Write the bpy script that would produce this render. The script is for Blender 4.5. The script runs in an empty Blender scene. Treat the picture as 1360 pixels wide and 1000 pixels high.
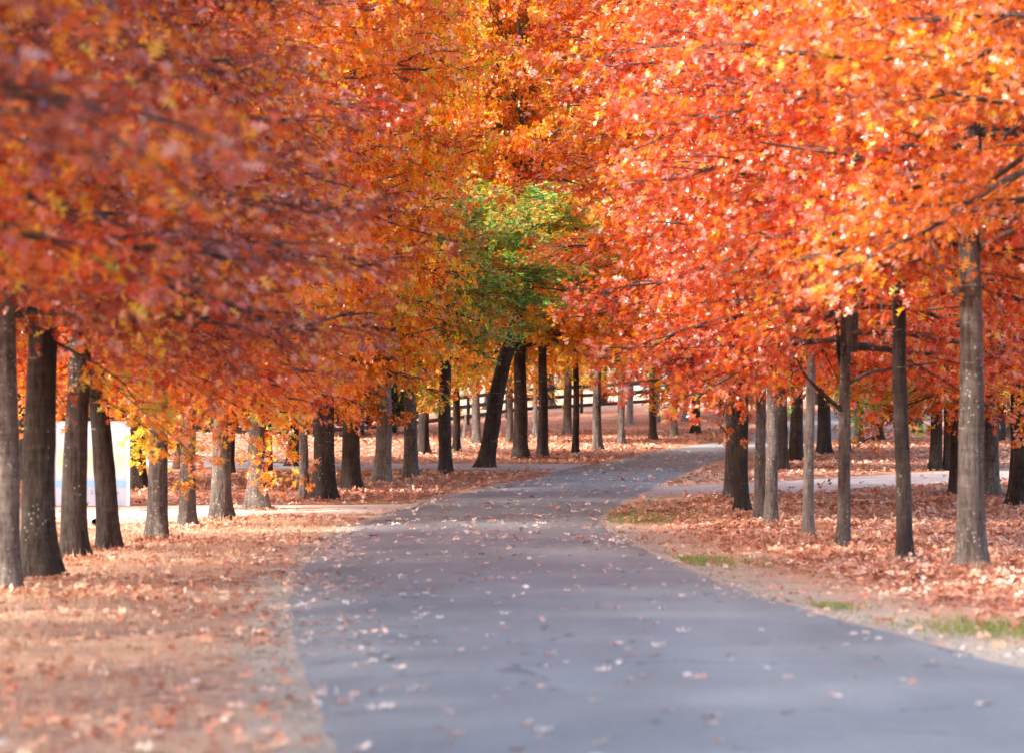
import bpy, math, random
import numpy as np
from mathutils import Vector, noise as mnoise

random.seed(7)
RNG = np.random.default_rng(7)
sc = bpy.context.scene
R_ = math.radians

# ------------------------------------------------------------------ camera
F = 4000.0            # focal length in pixels of the 1360 px wide photograph
HCAM, HORIZ = 1.5, 575.0
cam_d = bpy.data.cameras.new('camera')
cam = bpy.data.objects.new('camera', cam_d)
sc.collection.objects.link(cam)
cam_d.sensor_width = 36.0
cam_d.lens = 36.0 * F / 1360.0
cam_d.clip_start, cam_d.clip_end = 0.5, 4000.0
cam.location = (0, 0, HCAM)
cam.rotation_euler = (R_(90) + math.atan((HORIZ - 500.0) / F), 0, 0)
cam_d.dof.use_dof = True
cam_d.dof.focus_distance = 64.0
cam_d.dof.aperture_fstop = 2.3
sc.camera = cam

# ------------------------------------------------------------------ sky, sun, exposure
SUN_EL, SUN_AZ = 40.0, -120.0          # azimuth from straight ahead (+Y), negative = to the left
sdir = Vector((math.sin(R_(SUN_AZ)) * math.cos(R_(SUN_EL)), math.cos(R_(SUN_AZ)) * math.cos(R_(SUN_EL)), math.sin(R_(SUN_EL))))
world = bpy.data.worlds.new('World')
sc.world = world
world.use_nodes = True
wn = world.node_tree.nodes
sky = wn.new('ShaderNodeTexSky')
sky.sky_type = 'NISHITA'
sky.sun_disc = False
sky.sun_elevation = R_(SUN_EL)
sky.sun_rotation = R_(SUN_AZ)
sky.air_density, sky.dust_density, sky.ozone_density = 1.0, 2.5, 1.0
world.node_tree.links.new(sky.outputs[0], wn['Background'].inputs[0])
wn['Background'].inputs[1].default_value = 0.15
sun_d = bpy.data.lights.new('sun', 'SUN')
sun_d.energy, sun_d.angle, sun_d.color = 2.6, R_(6.0), (1.0, 0.94, 0.85)
sun = bpy.data.objects.new('sun', sun_d)
sc.collection.objects.link(sun)
sun.rotation_euler = sdir.to_track_quat('Z', 'Y').to_euler()
sun.location = (-30, 20, 40)

sc.view_settings.view_transform = 'Standard'
sc.view_settings.look = 'None'
sc.view_settings.exposure = 2.25
sc.view_settings.gamma = 1.0
sc.view_settings.use_curve_mapping = False
sc.cycles.use_denoising = True
sc.cycles.max_bounces = 6
sc.cycles.diffuse_bounces = 3
sc.cycles.glossy_bounces = 2
sc.cycles.transmission_bounces = 4
sc.cycles.use_adaptive_sampling = True
sc.cycles.adaptive_threshold = 0.03
sc.cycles.sample_clamp_indirect = 8.0

# ------------------------------------------------------------------ the lie of the land
PROF = [(-80, 0), (30, 0), (46, 0), (52, .01), (56, .06), (60, .165), (65, .25), (70, .33), (78, .43), (86, .53), (95, .716),
        (105, .92), (115, 1.126), (130, 1.40), (145, 1.79), (160, 2.25), (180, 2.9), (230, 4.2), (320, 6.0), (600, 9.0), (2500, 14.0)]
_yy = np.arange(-100, 2600, 1.0)
_zz = np.interp(_yy, [p[0] for p in PROF], [p[1] for p in PROF])
_k = np.exp(-0.5 * (np.arange(-8, 9) / 2.5) ** 2); _k /= _k.sum()
_zz = np.convolve(np.pad(_zz, 8, mode='edge'), _k, mode='valid')
BUMPS = [(9.5, 152, .45, 10), (14.0, 165, .5, 14), (-9.5, 96, .45, 7), (-14, 92, .35, 8)]
def ground(x, y):
    x = np.asarray(x, float); y = np.asarray(y, float)
    z = np.interp(y, _yy, _zz)
    for bx_, by_, h, s in BUMPS:
        z = z + h * np.exp(-((x - bx_) ** 2 + (y - by_) ** 2) / (2 * s * s))
    z = z + 0.018 * np.sin(y * 0.83 + x * .2) * np.clip((y - 48) / 8, 0, 1) * np.clip((80 - y) / 10, 0, 1)
    return z
def gz(x, y): return float(ground(x, y))
def unproj(px, py, d=None):
    """pixel of a point on the ground -> its place (x, y, z) on the land"""
    if d is None:
        ds = np.arange(10, 200, .05)
        xs = (px - 680) * ds / F
        ys = HORIZ + (HCAM - ground(xs, ds)) * F / ds
        i = np.argmax(ys <= py)
        d = float(ds[i])
    x = (px - 680) * d / F
    return Vector((x, d, gz(x, d)))

# ------------------------------------------------------------------ material helpers
def mat_new(name):
    m = bpy.data.materials.new(name); m.use_nodes = True
    n = m.node_tree.nodes; n.clear()
    out = n.new('ShaderNodeOutputMaterial')
    return m, n, m.node_tree.links, out
def ramp(n, stops, interp='LINEAR'):
    r = n.new('ShaderNodeValToRGB'); cr = r.color_ramp; cr.interpolation = interp
    while len(cr.elements) < len(stops): cr.elements.new(.5)
    for e, (p, c) in zip(cr.elements, stops):
        e.position = p; e.color = (*c, 1)
    return r
def noise_n(n, l, scale, detail=3, rough=.55, coord=None, vec=None):
    t = n.new('ShaderNodeTexNoise'); t.inputs['Scale'].default_value = scale
    t.inputs['Detail'].default_value = detail; t.inputs['Roughness'].default_value = rough
    if vec is not None: l.new(vec, t.inputs['Vector'])
    return t
def mathn(n, l, op, a, b=None, clamp=False):
    m = n.new('ShaderNodeMath'); m.operation = op; m.use_clamp = clamp
    for i, v in enumerate((a, b)):
        if v is None: continue
        if isinstance(v, (int, float)): m.inputs[i].default_value = v
        else: l.new(v, m.inputs[i])
    return m.outputs[0]
def mixc(n, l, fac, a, b, mode='MIX'):
    m = n.new('ShaderNodeMix'); m.data_type = 'RGBA'; m.blend_type = mode
    for i, v in ((0, fac), (6, a), (7, b)):
        if isinstance(v, (int, float)): m.inputs[i].default_value = v
        elif isinstance(v, tuple): m.inputs[i].default_value = (*v, 1)
        else: l.new(v, m.inputs[i])
    return m.outputs[2]

def leaf_mat(name, stops, trans=.42, rough=.38, clump=.9, spec=.5, low_shift=0, pale=0):
    m, n, l, out = mat_new(name)
    at = n.new('ShaderNodeAttribute'); at.attribute_name = 'u'
    tc = n.new('ShaderNodeTexCoord'); oi = n.new('ShaderNodeObjectInfo')
    add = n.new('ShaderNodeVectorMath'); l.new(tc.outputs['Object'], add.inputs[0]); l.new(oi.outputs['Location'], add.inputs[1])
    nz = noise_n(n, l, clump, 2, .5, vec=add.outputs[0])
    v = mathn(n, l, 'MULTIPLY_ADD', nz.outputs['Fac'], 1.5)
    v.node.inputs[2].default_value = -.62
    v2 = mathn(n, l, 'MULTIPLY_ADD', at.outputs['Fac'], .75); l.new(v, v2.node.inputs[2])
    if low_shift:      # the lowest, youngest shoots of these crowns are still yellow
        sp = n.new('ShaderNodeSeparateXYZ'); l.new(tc.outputs['Object'], sp.inputs[0])
        mr = n.new('ShaderNodeMapRange'); mr.inputs[1].default_value = 2.5; mr.inputs[2].default_value = -1.0; mr.inputs[4].default_value = low_shift
        l.new(sp.outputs['Z'], mr.inputs[0]); v2 = mathn(n, l, 'ADD', v2, mr.outputs[0])
    rp = ramp(n, stops); l.new(v2, rp.inputs[0])
    lc = rp.outputs[0]
    if pale:           # pale pink mixed into some leaves: painted sky sheen, also pale undersides
        fr = mathn(n, l, 'FRACT', mathn(n, l, 'MULTIPLY', at.outputs['Fac'], 57.31))
        lc = mixc(n, l, mathn(n, l, 'MULTIPLY', mathn(n, l, 'LESS_THAN', fr, pale), .75), lc, (.7, .42, .33))
    p = n.new('ShaderNodeBsdfPrincipled'); l.new(lc, p.inputs['Base Color'])
    p.inputs['Roughness'].default_value = rough; p.inputs['Specular IOR Level'].default_value = spec
    t = n.new('ShaderNodeBsdfTranslucent')
    hs = n.new('ShaderNodeHueSaturation'); hs.inputs['Saturation'].default_value = 1.1; hs.inputs['Value'].default_value = 1.25
    l.new(rp.outputs[0], hs.inputs['Color']); l.new(hs.outputs[0], t.inputs['Color'])
    mx = n.new('ShaderNodeMixShader'); mx.inputs[0].default_value = trans
    l.new(p.outputs[0], mx.inputs[1]); l.new(t.outputs[0], mx.inputs[2]); l.new(mx.outputs[0], out.inputs[0])
    return m

M = {}
M['red'] = leaf_mat('red_oak_leaves', [(0, (.16, .02, .015)), (.2, (.45, .04, .02)), (.4, (.64, .12, .025)), (.52, (.4, .09, .04)), (.66, (.66, .08, .03)), (.84, (.74, .26, .03)), (1, (.66, .45, .05))], trans=.5, rough=.22, spec=.6, pale=.24)
M['orange'] = leaf_mat('orange_oak_leaves', [(0, (.26, .04, .015)), (.2, (.62, .13, .02)), (.42, (.74, .25, .03)), (.55, (.46, .13, .05)), (.7, (.7, .17, .025)), (.88, (.78, .4, .05)), (1, (.58, .5, .06))], trans=.5, rough=.22, spec=.6, pale=.24)
M['golden'] = leaf_mat('golden_oak_leaves', [(0, (.58, .13, .03)), (.3, (.74, .3, .04)), (.55, (.78, .44, .06)), (.75, (.52, .44, .07)), (1, (.3, .34, .06))])
M['rust'] = leaf_mat('shaded_rust_oak_leaves', [(0, (.1, .022, .016)), (.28, (.25, .05, .028)), (.46, (.42, .08, .03)), (.6, (.3, .08, .05)), (.76, (.58, .14, .025)), (.9, (.7, .28, .03)), (1, (.62, .42, .05))], trans=.4, rough=.22, spec=.6, pale=.1)  # rust leaves, painted darker to carry the shade on the near-left crowns
M['green'] = leaf_mat('turning_green_oak_leaves', [(0, (.05, .12, .035)), (.26, (.12, .26, .045)), (.48, (.24, .36, .05)), (.64, (.5, .36, .05)), (.8, (.64, .18, .03)), (1, (.45, .09, .03))], trans=.4)
M['blend'] = leaf_mat('orange_and_golden_oak_leaves', [(0, (.34, .05, .018)), (.22, (.66, .15, .022)), (.42, (.76, .29, .035)), (.56, (.62, .16, .04)), (.7, (.78, .4, .05)), (.86, (.62, .48, .06)), (1, (.3, .34, .06))], low_shift=.2, trans=.58, rough=.24, spec=.55, pale=.08)
M['yellow'] = leaf_mat('yellow_oak_leaves', [(0, (.7, .3, .03)), (.35, (.75, .5, .05)), (.7, (.55, .5, .06)), (1, (.3, .38, .06))])
M['hedge'] = leaf_mat('dark_evergreen_leaves', [(0, (.02, .035, .018)), (.5, (.035, .06, .025)), (1, (.07, .11, .035))], trans=.2)
M['litter'] = leaf_mat('fallen_leaf_litter', [(0, (.2, .075, .04)), (.22, (.42, .17, .09)), (.42, (.6, .32, .2)), (.58, (.44, .12, .07)), (.75, (.64, .38, .25)), (1, (.74, .58, .44))], trans=.12, rough=.5, clump=.7, spec=.3)
M['roadleaf'] = leaf_mat('fallen_leaf_on_road', [(0, (.3, .08, .05)), (.3, (.56, .26, .18)), (.6, (.74, .54, .44)), (1, (.82, .72, .6))], trans=.1, rough=.5, clump=3.0, spec=.4)
M['straw'] = leaf_mat('dry_straw_grass', [(0, (.36, .2, .12)), (.5, (.5, .31, .2)), (1, (.6, .43, .3))], trans=.25, rough=.6, clump=1.2, spec=.2)
M['greengrass'] = leaf_mat('green_grass', [(0, (.12, .16, .03)), (.5, (.2, .24, .05)), (1, (.34, .3, .09))], trans=.3, rough=.55, clump=2.0, spec=.2)

def bark_mat(name, dark, mid, pale, lich=.5):
    m, n, l, out = mat_new(name)
    tc = n.new('ShaderNodeTexCoord'); oi = n.new('ShaderNodeObjectInfo')
    mp = n.new('ShaderNodeMapping'); mp.inputs['Scale'].default_value = (1, 1, .35)
    l.new(tc.outputs['Object'], mp.inputs['Vector'])
    off = n.new('ShaderNodeVectorMath'); l.new(mp.outputs[0], off.inputs[0])
    sc_ = n.new('ShaderNodeVectorMath'); sc_.operation = 'SCALE'; sc_.inputs[0].default_value = (17, 31, 23); l.new(oi.outputs['Random'], sc_.inputs['Scale'])
    l.new(sc_.outputs[0], off.inputs[1])
    big = noise_n(n, l, 2.2, 4, .6, vec=off.outputs[0])
    fine = noise_n(n, l, 26, 6, .7, vec=off.outputs[0])
    # horizontal wrinkles that ring the stem
    mp2 = n.new('ShaderNodeMapping'); mp2.inputs['Scale'].default_value = (1.2, 1.2, 9)
    l.new(tc.outputs['Object'], mp2.inputs['Vector'])
    ring = noise_n(n, l, 2.6, 4, .6, vec=mp2.outputs[0])
    s = mathn(n, l, 'ADD', mathn(n, l, 'MULTIPLY', big.outputs['Fac'], .55), mathn(n, l, 'MULTIPLY', fine.outputs['Fac'], .3))
    s = mathn(n, l, 'ADD', s, mathn(n, l, 'MULTIPLY', ring.outputs['Fac'], .22))
    rp = ramp(n, [(.36, dark), (.53, mid), (.7, pale)]); l.new(s, rp.inputs[0])
    # pale lichen flecks
    mp3 = n.new('ShaderNodeMapping'); mp3.inputs['Scale'].default_value = (1, 1, .8); l.new(tc.outputs['Object'], mp3.inputs['Vector'])
    off3 = n.new('ShaderNodeVectorMath'); l.new(mp3.outputs[0], off3.inputs[0]); l.new(sc_.outputs[0], off3.inputs[1])
    dst = noise_n(n, l, 30, 2, .5, vec=off3.outputs[0])
    vo = n.new('ShaderNodeTexVoronoi'); vo.inputs['Scale'].default_value = 24; l.new(off3.outputs[0], vo.inputs['Vector'])
    fl = mathn(n, l, 'LESS_THAN', mathn(n, l, 'ADD', vo.outputs['Distance'], mathn(n, l, 'MULTIPLY', dst.outputs['Fac'], .45)), .42)
    pn = noise_n(n, l, 3.0, 3, .6, vec=off.outputs[0])
    fl = mathn(n, l, 'MULTIPLY', fl, mathn(n, l, 'GREATER_THAN', pn.outputs['Fac'], 1.02 - lich))
    col = mixc(n, l, mathn(n, l, 'MULTIPLY', fl, .75), rp.outputs[0], (.46, .43, .36))
    bl = noise_n(n, l, 1.3, 2, .5, vec=mp2.outputs[0])
    col = mixc(n, l, mathn(n, l, 'MULTIPLY', mathn(n, l, 'GREATER_THAN', bl.outputs['Fac'], .69), .45), col, (.36, .33, .2))
    p = n.new('ShaderNodeBsdfPrincipled'); l.new(col, p.inputs['Base Color']); p.inputs['Roughness'].default_value = .85
    p.inputs['Specular IOR Level'].default_value = .2
    b = n.new('ShaderNodeBump'); b.inputs['Strength'].default_value = 1.0; b.inputs['Distance'].default_value = .05
    mp4 = n.new('ShaderNodeMapping'); mp4.inputs['Scale'].default_value = (1, 1, .16); l.new(tc.outputs['Object'], mp4.inputs['Vector'])
    rid = noise_n(n, l, 22, 4, .65, vec=mp4.outputs[0])
    hgt_ = mathn(n, l, 'ADD', s, mathn(n, l, 'MULTIPLY', rid.outputs['Fac'], .7))
    fis = ramp(n, [(.36, (.35, .35, .35)), (.52, (1, 1, 1))]); l.new(rid.outputs['Fac'], fis.inputs[0])
    l.new(mixc(n, l, .8, col, fis.outputs[0], 'MULTIPLY'), p.inputs['Base Color'])
    l.new(hgt_, b.inputs['Height']); l.new(b.outputs[0], p.inputs['Normal']); l.new(p.outputs[0], out.inputs[0])
    return m
M['bark'] = bark_mat('grey_brown_bark', (.036, .026, .021), (.105, .08, .068), (.22, .18, .155), .55)
M['bark_dark'] = bark_mat('dark_brown_bark', (.016, .011, .009), (.045, .031, .025), (.1, .075, .062), .42)
M['bark_pale'] = bark_mat('pale_grey_bark', (.1, .08, .07), (.21, .175, .155), (.36, .32, .29), .56)
M['limb'] = bark_mat('branch_bark', (.03, .022, .018), (.08, .06, .05), (.17, .14, .125), .4)

def asphalt():
    m, n, l, out = mat_new('worn_asphalt')
    tc = n.new('ShaderNodeTexCoord')
    v = tc.outputs['Object']
    fine = noise_n(n, l, 38, 4, .8, vec=v)
    mp = n.new('ShaderNodeMapping'); mp.inputs['Scale'].default_value = (1.1, .18, 1); l.new(v, mp.inputs[0])
    tr = noise_n(n, l, .9, 4, .55, vec=mp.outputs[0])
    pa = noise_n(n, l, .35, 4, .6, vec=v)
    s = mathn(n, l, 'ADD', mathn(n, l, 'MULTIPLY', fine.outputs['Fac'], .5), mathn(n, l, 'MULTIPLY', tr.outputs['Fac'], .4))
    s = mathn(n, l, 'ADD', s, mathn(n, l, 'MULTIPLY', pa.outputs['Fac'], .3))
    s = mathn(n, l, 'SUBTRACT', s, .08)
    rp = ramp(n, [(.3, (.11, .11, .107)), (.52, (.185, .187, .18)), (.75, (.29, .292, .28))]); l.new(s, rp.inputs[0])
    # thin wandering cracks
    wv = noise_n(n, l, 1.4, 3, .6, vec=v)
    wadd = n.new('ShaderNodeVectorMath'); l.new(v, wadd.inputs[0]); l.new(wv.outputs['Color'], wadd.inputs[1])
    vo = n.new('ShaderNodeTexVoronoi'); vo.feature = 'DISTANCE_TO_EDGE'; vo.inputs['Scale'].default_value = .32; l.new(wadd.outputs[0], vo.inputs['Vector'])
    ck = mathn(n, l, 'LESS_THAN', vo.outputs['Distance'], .006)
    ck = mathn(n, l, 'MULTIPLY', ck, mathn(n, l, 'GREATER_THAN', pa.outputs['Fac'], .5))
    col = mixc(n, l, mathn(n, l, 'MULTIPLY', ck, .7), rp.outputs[0], (.05, .05, .055))
    p = n.new('ShaderNodeBsdfPrincipled'); l.new(col, p.inputs['Base Color'])
    p.inputs['Roughness'].default_value = .72; p.inputs['Specular IOR Level'].default_value = .35
    b = n.new('ShaderNodeBump'); b.inputs['Strength'].default_value = .5; b.inputs['Distance'].default_value = .008
    l.new(fine.outputs['Fac'], b.inputs['Height']); l.new(b.outputs[0], p.inputs['Normal']); l.new(p.outputs[0], out.inputs[0])
    return m
M['asphalt'] = asphalt()
def gravel(name, a, b_, c):
    m, n, l, out = mat_new(name)
    tc = n.new('ShaderNodeTexCoord'); v = tc.outputs['Object']
    vo = n.new('ShaderNodeTexVoronoi'); vo.inputs['Scale'].default_value = 26; l.new(v, vo.inputs['Vector'])
    nz = noise_n(n, l, 1.2, 5, .65, vec=v)
    s = mathn(n, l, 'ADD', mathn(n, l, 'MULTIPLY', vo.outputs['Distance'], .5), mathn(n, l, 'MULTIPLY', nz.outputs['Fac'], .6))
    rp = ramp(n, [(.3, a), (.5, b_), (.75, c)]); l.new(s, rp.inputs[0])
    p = n.new('ShaderNodeBsdfPrincipled'); l.new(rp.outputs[0], p.inputs['Base Color']); p.inputs['Roughness'].default_value = .9
    b = n.new('ShaderNodeBump'); b.inputs['Strength'].default_value = .7; b.inputs['Distance'].default_value = .02
    l.new(vo.outputs['Distance'], b.inputs['Height']); l.new(b.outputs[0], p.inputs['Normal']); l.new(p.outputs[0], out.inputs[0])
    return m
M['gravel'] = gravel('pale_gravel', (.36, .27, .2), (.5, .39, .3), (.62, .51, .41))
M['gravel_grey'] = gravel('grey_gravel', (.22, .2, .19), (.32, .3, .29), (.44, .41, .4))
M['gravel_pink'] = gravel('pinkish_gravel', (.27, .19, .155), (.37, .28, .235), (.48, .39, .34))
def ground_mat():
    m, n, l, out = mat_new('verge_ground')
    tc = n.new('ShaderNodeTexCoord'); v = tc.outputs['Object']
    a_g = n.new('ShaderNodeAttribute'); a_g.attribute_name = 'gravel'
    a_l = n.new('ShaderNodeAttribute'); a_l.attribute_name = 'leafy'
    n1 = noise_n(n, l, .7, 5, .65, vec=v); n2 = noise_n(n, l, 9, 4, .7, vec=v); n3 = noise_n(n, l, 40, 3, .7, vec=v)
    s = mathn(n, l, 'ADD', mathn(n, l, 'MULTIPLY', n1.outputs['Fac'], .4), mathn(n, l, 'MULTIPLY', n2.outputs['Fac'], .35))
    s = mathn(n, l, 'ADD', s, mathn(n, l, 'MULTIPLY', n3.outputs['Fac'], .3))
    straw = ramp(n, [(.33, (.2, .105, .065)), (.5, (.37, .22, .14)), (.7, (.5, .34, .23))]); l.new(s, straw.inputs[0])
    vo = n.new('ShaderNodeTexVoronoi'); vo.inputs['Scale'].default_value = 11; l.new(v, vo.inputs['Vector'])
    sep = n.new('ShaderNodeSeparateColor'); l.new(vo.outputs['Color'], sep.inputs[0])
    leafc = ramp(n, [(0, (.1, .04, .025)), (.3, (.24, .085, .05)), (.6, (.36, .15, .09)), (.85, (.3, .08, .05)), (1, (.5, .3, .2))]); l.new(sep.outputs[0], leafc.inputs[0])
    lf = mathn(n, l, 'ADD', a_l.outputs['Fac'], mathn(n, l, 'SUBTRACT', mathn(n, l, 'MULTIPLY', n1.outputs['Fac'], 1.2), .6))
    lf = mathn(n, l, 'GREATER_THAN', mathn(n, l, 'ADD', lf, mathn(n, l, 'MULTIPLY', sep.outputs[1], .5)), .75)
    col = mixc(n, l, lf, straw.outputs[0], leafc.outputs[0])
    grv = ramp(n, [(.35, (.2, .145, .1)), (.52, (.36, .28, .205)), (.7, (.52, .43, .34))]); l.new(s, grv.inputs[0])
    gf = mathn(n, l, 'MULTIPLY_ADD', a_g.outputs['Fac'], 1.6); gf.node.inputs[2].default_value = 0
    gf2 = mathn(n, l, 'SUBTRACT', mathn(n, l, 'ADD', gf, mathn(n, l, 'MULTIPLY', n2.outputs['Fac'], .9)), .75, clamp=True)
    col = mixc(n, l, gf2, col, grv.outputs[0])
    p = n.new('ShaderNodeBsdfPrincipled'); l.new(col, p.inputs['Base Color']); p.inputs['Roughness'].default_value = .92
    p.inputs['Specular IOR Level'].default_value = .15
    b = n.new('ShaderNodeBump'); b.inputs['Strength'].default_value = .8; b.inputs['Distance'].default_value = .05
    l.new(s, b.inputs['Height']); l.new(b.outputs[0], p.inputs['Normal']); l.new(p.outputs[0], out.inputs[0])
    return m
M['ground'] = ground_mat()
def plain(name, col, rough=.6, var=.12, scale=6, spec=.4):
    m, n, l, out = mat_new(name)
    tc = n.new('ShaderNodeTexCoord'); nz = noise_n(n, l, scale, 4, .6, vec=tc.outputs['Object'])
    rp = ramp(n, [(.3, tuple(c * (1 - var) for c in col)), (.7, tuple(min(1, c * (1 + var)) for c in col))]); l.new(nz.outputs['Fac'], rp.inputs[0])
    p = n.new('ShaderNodeBsdfPrincipled'); l.new(rp.outputs[0], p.inputs['Base Color']); p.inputs['Roughness'].default_value = rough
    p.inputs['Specular IOR Level'].default_value = spec
    l.new(p.outputs[0], out.inputs[0]); return m
M['black_paint'] = plain('weathered_black_paint', (.018, .018, .02), .6, .4, 9)
M['sign_white'] = plain('shade_dimmed_white_board', (.5, .53, .6), .45, .03)  # white board with the shade over it put into its dimmed colour
M['sign_blue'] = plain('light_blue_print', (.3, .52, .82), .45, .04)
M['sign_text'] = plain('slate_print', (.06, .08, .16), .5, .05)
M['sign_frame'] = plain('white_painted_timber', (.8, .81, .82), .5, .04)
M['concrete'] = plain('grey_concrete', (.4, .36, .32), .9, .2, 20)
M['pipe_in'] = plain('pipe_hollow_shade', (.012, .012, .012), .9, .2, 20)
M['stake'] = plain('weathered_grey_timber', (.32, .29, .27), .85, .25, 12)
def photo_print():
    m, n, l, out = mat_new('printed_landscape_picture')
    tc = n.new('ShaderNodeTexCoord'); sp = n.new('ShaderNodeSeparateXYZ'); l.new(tc.outputs['Generated'], sp.inputs[0])
    nz = noise_n(n, l, 5, 4, .6, vec=tc.outputs['Generated'])
    h = mathn(n, l, 'ADD', sp.outputs['Z'], mathn(n, l, 'MULTIPLY', mathn(n, l, 'SUBTRACT', nz.outputs['Fac'], .5), .35))
    rp = ramp(n, [(.1, (.6, .64, .58)), (.3, (.5, .58, .4)), (.5, (.62, .68, .5)), (.7, (.66, .74, .76)), (1, (.6, .72, .84))]); l.new(h, rp.inputs[0])
    p = n.new('ShaderNodeBsdfPrincipled'); l.new(rp.outputs[0], p.inputs['Base Color']); p.inputs['Roughness'].default_value = .4
    l.new(p.outputs[0], out.inputs[0]); return m
M['sign_photo'] = photo_print()

# ------------------------------------------------------------------ object helpers
COL = sc.collection.objects
def link(name, mesh, mat=None, parent=None, loc=None):
    o = bpy.data.objects.new(name, mesh); COL.link(o)
    if mat is not None and mesh is not None:
        if len(mesh.materials) == 0: mesh.materials.append(mat)
    if parent is not None: o.parent = parent
    if loc is not None: o.location = loc
    return o
def tag(o, label=None, cat=None, group=None, kind=None):
    for k, v in (('label', label), ('category', cat), ('group', group), ('kind', kind)):
        if v: o[k] = v
    return o
def empty(name, loc, label, cat, group=None):
    o = bpy.data.objects.new(name, None); COL.link(o); o.location = loc; o.empty_display_size = .2
    return tag(o, label, cat, group)
def np_mesh(name, V, T, u=None, smooth=False):
    """triangle (or quad) mesh from arrays, u = one random number for each face"""
    me = bpy.data.meshes.new(name)
    V = np.asarray(V, np.float32); T = np.asarray(T, np.int32); k = T.shape[1]
    me.vertices.add(len(V)); me.vertices.foreach_set('co', V.ravel())
    me.loops.add(T.size); me.loops.foreach_set('vertex_index', T.ravel())
    me.polygons.add(len(T)); me.polygons.foreach_set('loop_start', np.arange(0, T.size, k, dtype=np.int32))
    if smooth: me.polygons.foreach_set('use_smooth', np.ones(len(T), bool))
    if u is not None:
        a = me.attributes.new('u', 'FLOAT', 'FACE'); a.data.foreach_set('value', np.asarray(u, np.float32))
    me.update(calc_edges=True)
    return me
class MB:
    """collects simple shapes for one small mesh"""
    def __init__(s): s.v, s.f = [], []
    def box(s, c, d, rz=0):
        i = len(s.v); ca, sa = math.cos(rz), math.sin(rz)
        for dz in (-.5, .5):
            for dx, dy in ((-.5, -.5), (.5, -.5), (.5, .5), (-.5, .5)):
                x, y = dx * d[0], dy * d[1]
                s.v.append((c[0] + x * ca - y * sa, c[1] + x * sa + y * ca, c[2] + dz * d[2]))
        s.f += [tuple(i + k for k in q) for q in ((3, 2, 1, 0), (4, 5, 6, 7), (0, 1, 5, 4), (1, 2, 6, 5), (2, 3, 7, 6), (3, 0, 4, 7))]
        return s
    def bar(s, a, b, w, h):
        """square bar from a to b, w across and h high"""
        a, b = Vector(a), Vector(b); d = (b - a).normalized(); side = d.cross(Vector((0, 0, 1))); side.normalize(); up = side.cross(d)
        i = len(s.v)
        for p in (a, b):
            for q, r in ((-1, -1), (1, -1), (1, 1), (-1, 1)): s.v.append(tuple(p + side * q * w / 2 + up * r * h / 2))
        s.f += [tuple(i + k for k in q) for q in ((0, 1, 2, 3), (7, 6, 5, 4), (1, 0, 4, 5), (2, 1, 5, 6), (3, 2, 6, 7), (0, 3, 7, 4))]
        return s
    def mesh(s, name):
        me = bpy.data.meshes.new(name); me.from_pydata(s.v, [], s.f); me.update(); return me

# ------------------------------------------------------------------ the setting: ground, road, gravel drives
LE = [unproj(*p) for p in [(400, 930), (374, 850), (370, 800), (385, 765), (410, 735), (440, 712), (490, 690), (560, 667), (605, 657), (652, 647), (714, 635), (748, 622), (807, 613), (838, 605), (900, 594), (961, 585)]]
RE = [unproj(*p) for p in [(1360, 880), (1200, 843), (1080, 810), (960, 772), (880, 738), (822, 708), (800, 690), (804, 680), (835, 663), (881, 642), (930, 620), (985, 603), (1060, 590)]]
LE = [Vector((-.1, -20, 0)), Vector((-.55, 8, 0)), Vector((-.9, 14, 0))] + LE + [Vector((12.2, 140, 0)), Vector((22, 165, 0)), Vector((60, 215, 0))]
RE = [Vector((5.0, -20, 0)), Vector((4.3, 8, 0)), Vector((3.85, 14, 0))] + RE + [Vector((17.5, 136, 0)), Vector((28, 158, 0)), Vector((66, 205, 0))]
def resample(pts, n):
    p = np.array([(q.x, q.y) for q in pts])
    # soften the corners a little before sampling by arc length
    d = np.r_[0, np.cumsum(np.hypot(*np.diff(p, axis=0).T))]
    t = np.linspace(0, d[-1], 1200)
    q = np.c_[np.interp(t, d, p[:, 0]), np.interp(t, d, p[:, 1])]
    w = 13; k = np.hanning(2 * w + 1); k /= k.sum()
    q = np.c_[[np.convolve(np.pad(q[:, i], w, mode='reflect', reflect_type='odd'), k, mode='valid') for i in (0, 1)]].T
    d = np.r_[0, np.cumsum(np.hypot(*np.diff(q, axis=0).T))]
    t = np.linspace(0, d[-1], n)
    return np.c_[np.interp(t, d, q[:, 0]), np.interp(t, d, q[:, 1])]
NR = 700
rl, rr = resample(LE, NR), resample(RE, NR)
def wob(p, s, a): return a * mnoise.noise(Vector((p[0] * s, p[1] * s, 3.3))) + a * .5 * mnoise.noise(Vector((p[0] * s * 3.7, p[1] * s * 3.7, 8.1)))
for i in range(NR):
    dr = rr[i] - rl[i]; dr = dr / np.hypot(*dr)
    rl[i] += dr * wob(rl[i], .9, .10); rr[i] += dr * wob(rr[i], .9, .10)
def strip(name, L, Rr, cols, lift, crown=0.0):
    n = len(L); V = []; T = []
    for i in range(n):
        for j in range(cols + 1):
            s = j / cols; p = L[i] * (1 - s) + Rr[i] * s
            e = 1 if 0 < j < cols else -.5
            V.append((p[0], p[1], gz(p[0], p[1]) + lift * e + crown * (4 * s * (1 - s))))
    for i in range(n - 1):
        for j in range(cols):
            a = i * (cols + 1) + j; T.append((a, a + 1, a + cols + 2, a + cols + 1))
    return np_mesh(name, V, T, smooth=True)
road = link('road', strip('road', rl, rr, 14, .02, .03), M['asphalt']); tag(road, kind='structure')
def road_edges(y):
    return np.interp(y, rl[:, 1], rl[:, 0]), np.interp(y, rr[:, 1], rr[:, 0])
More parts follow.
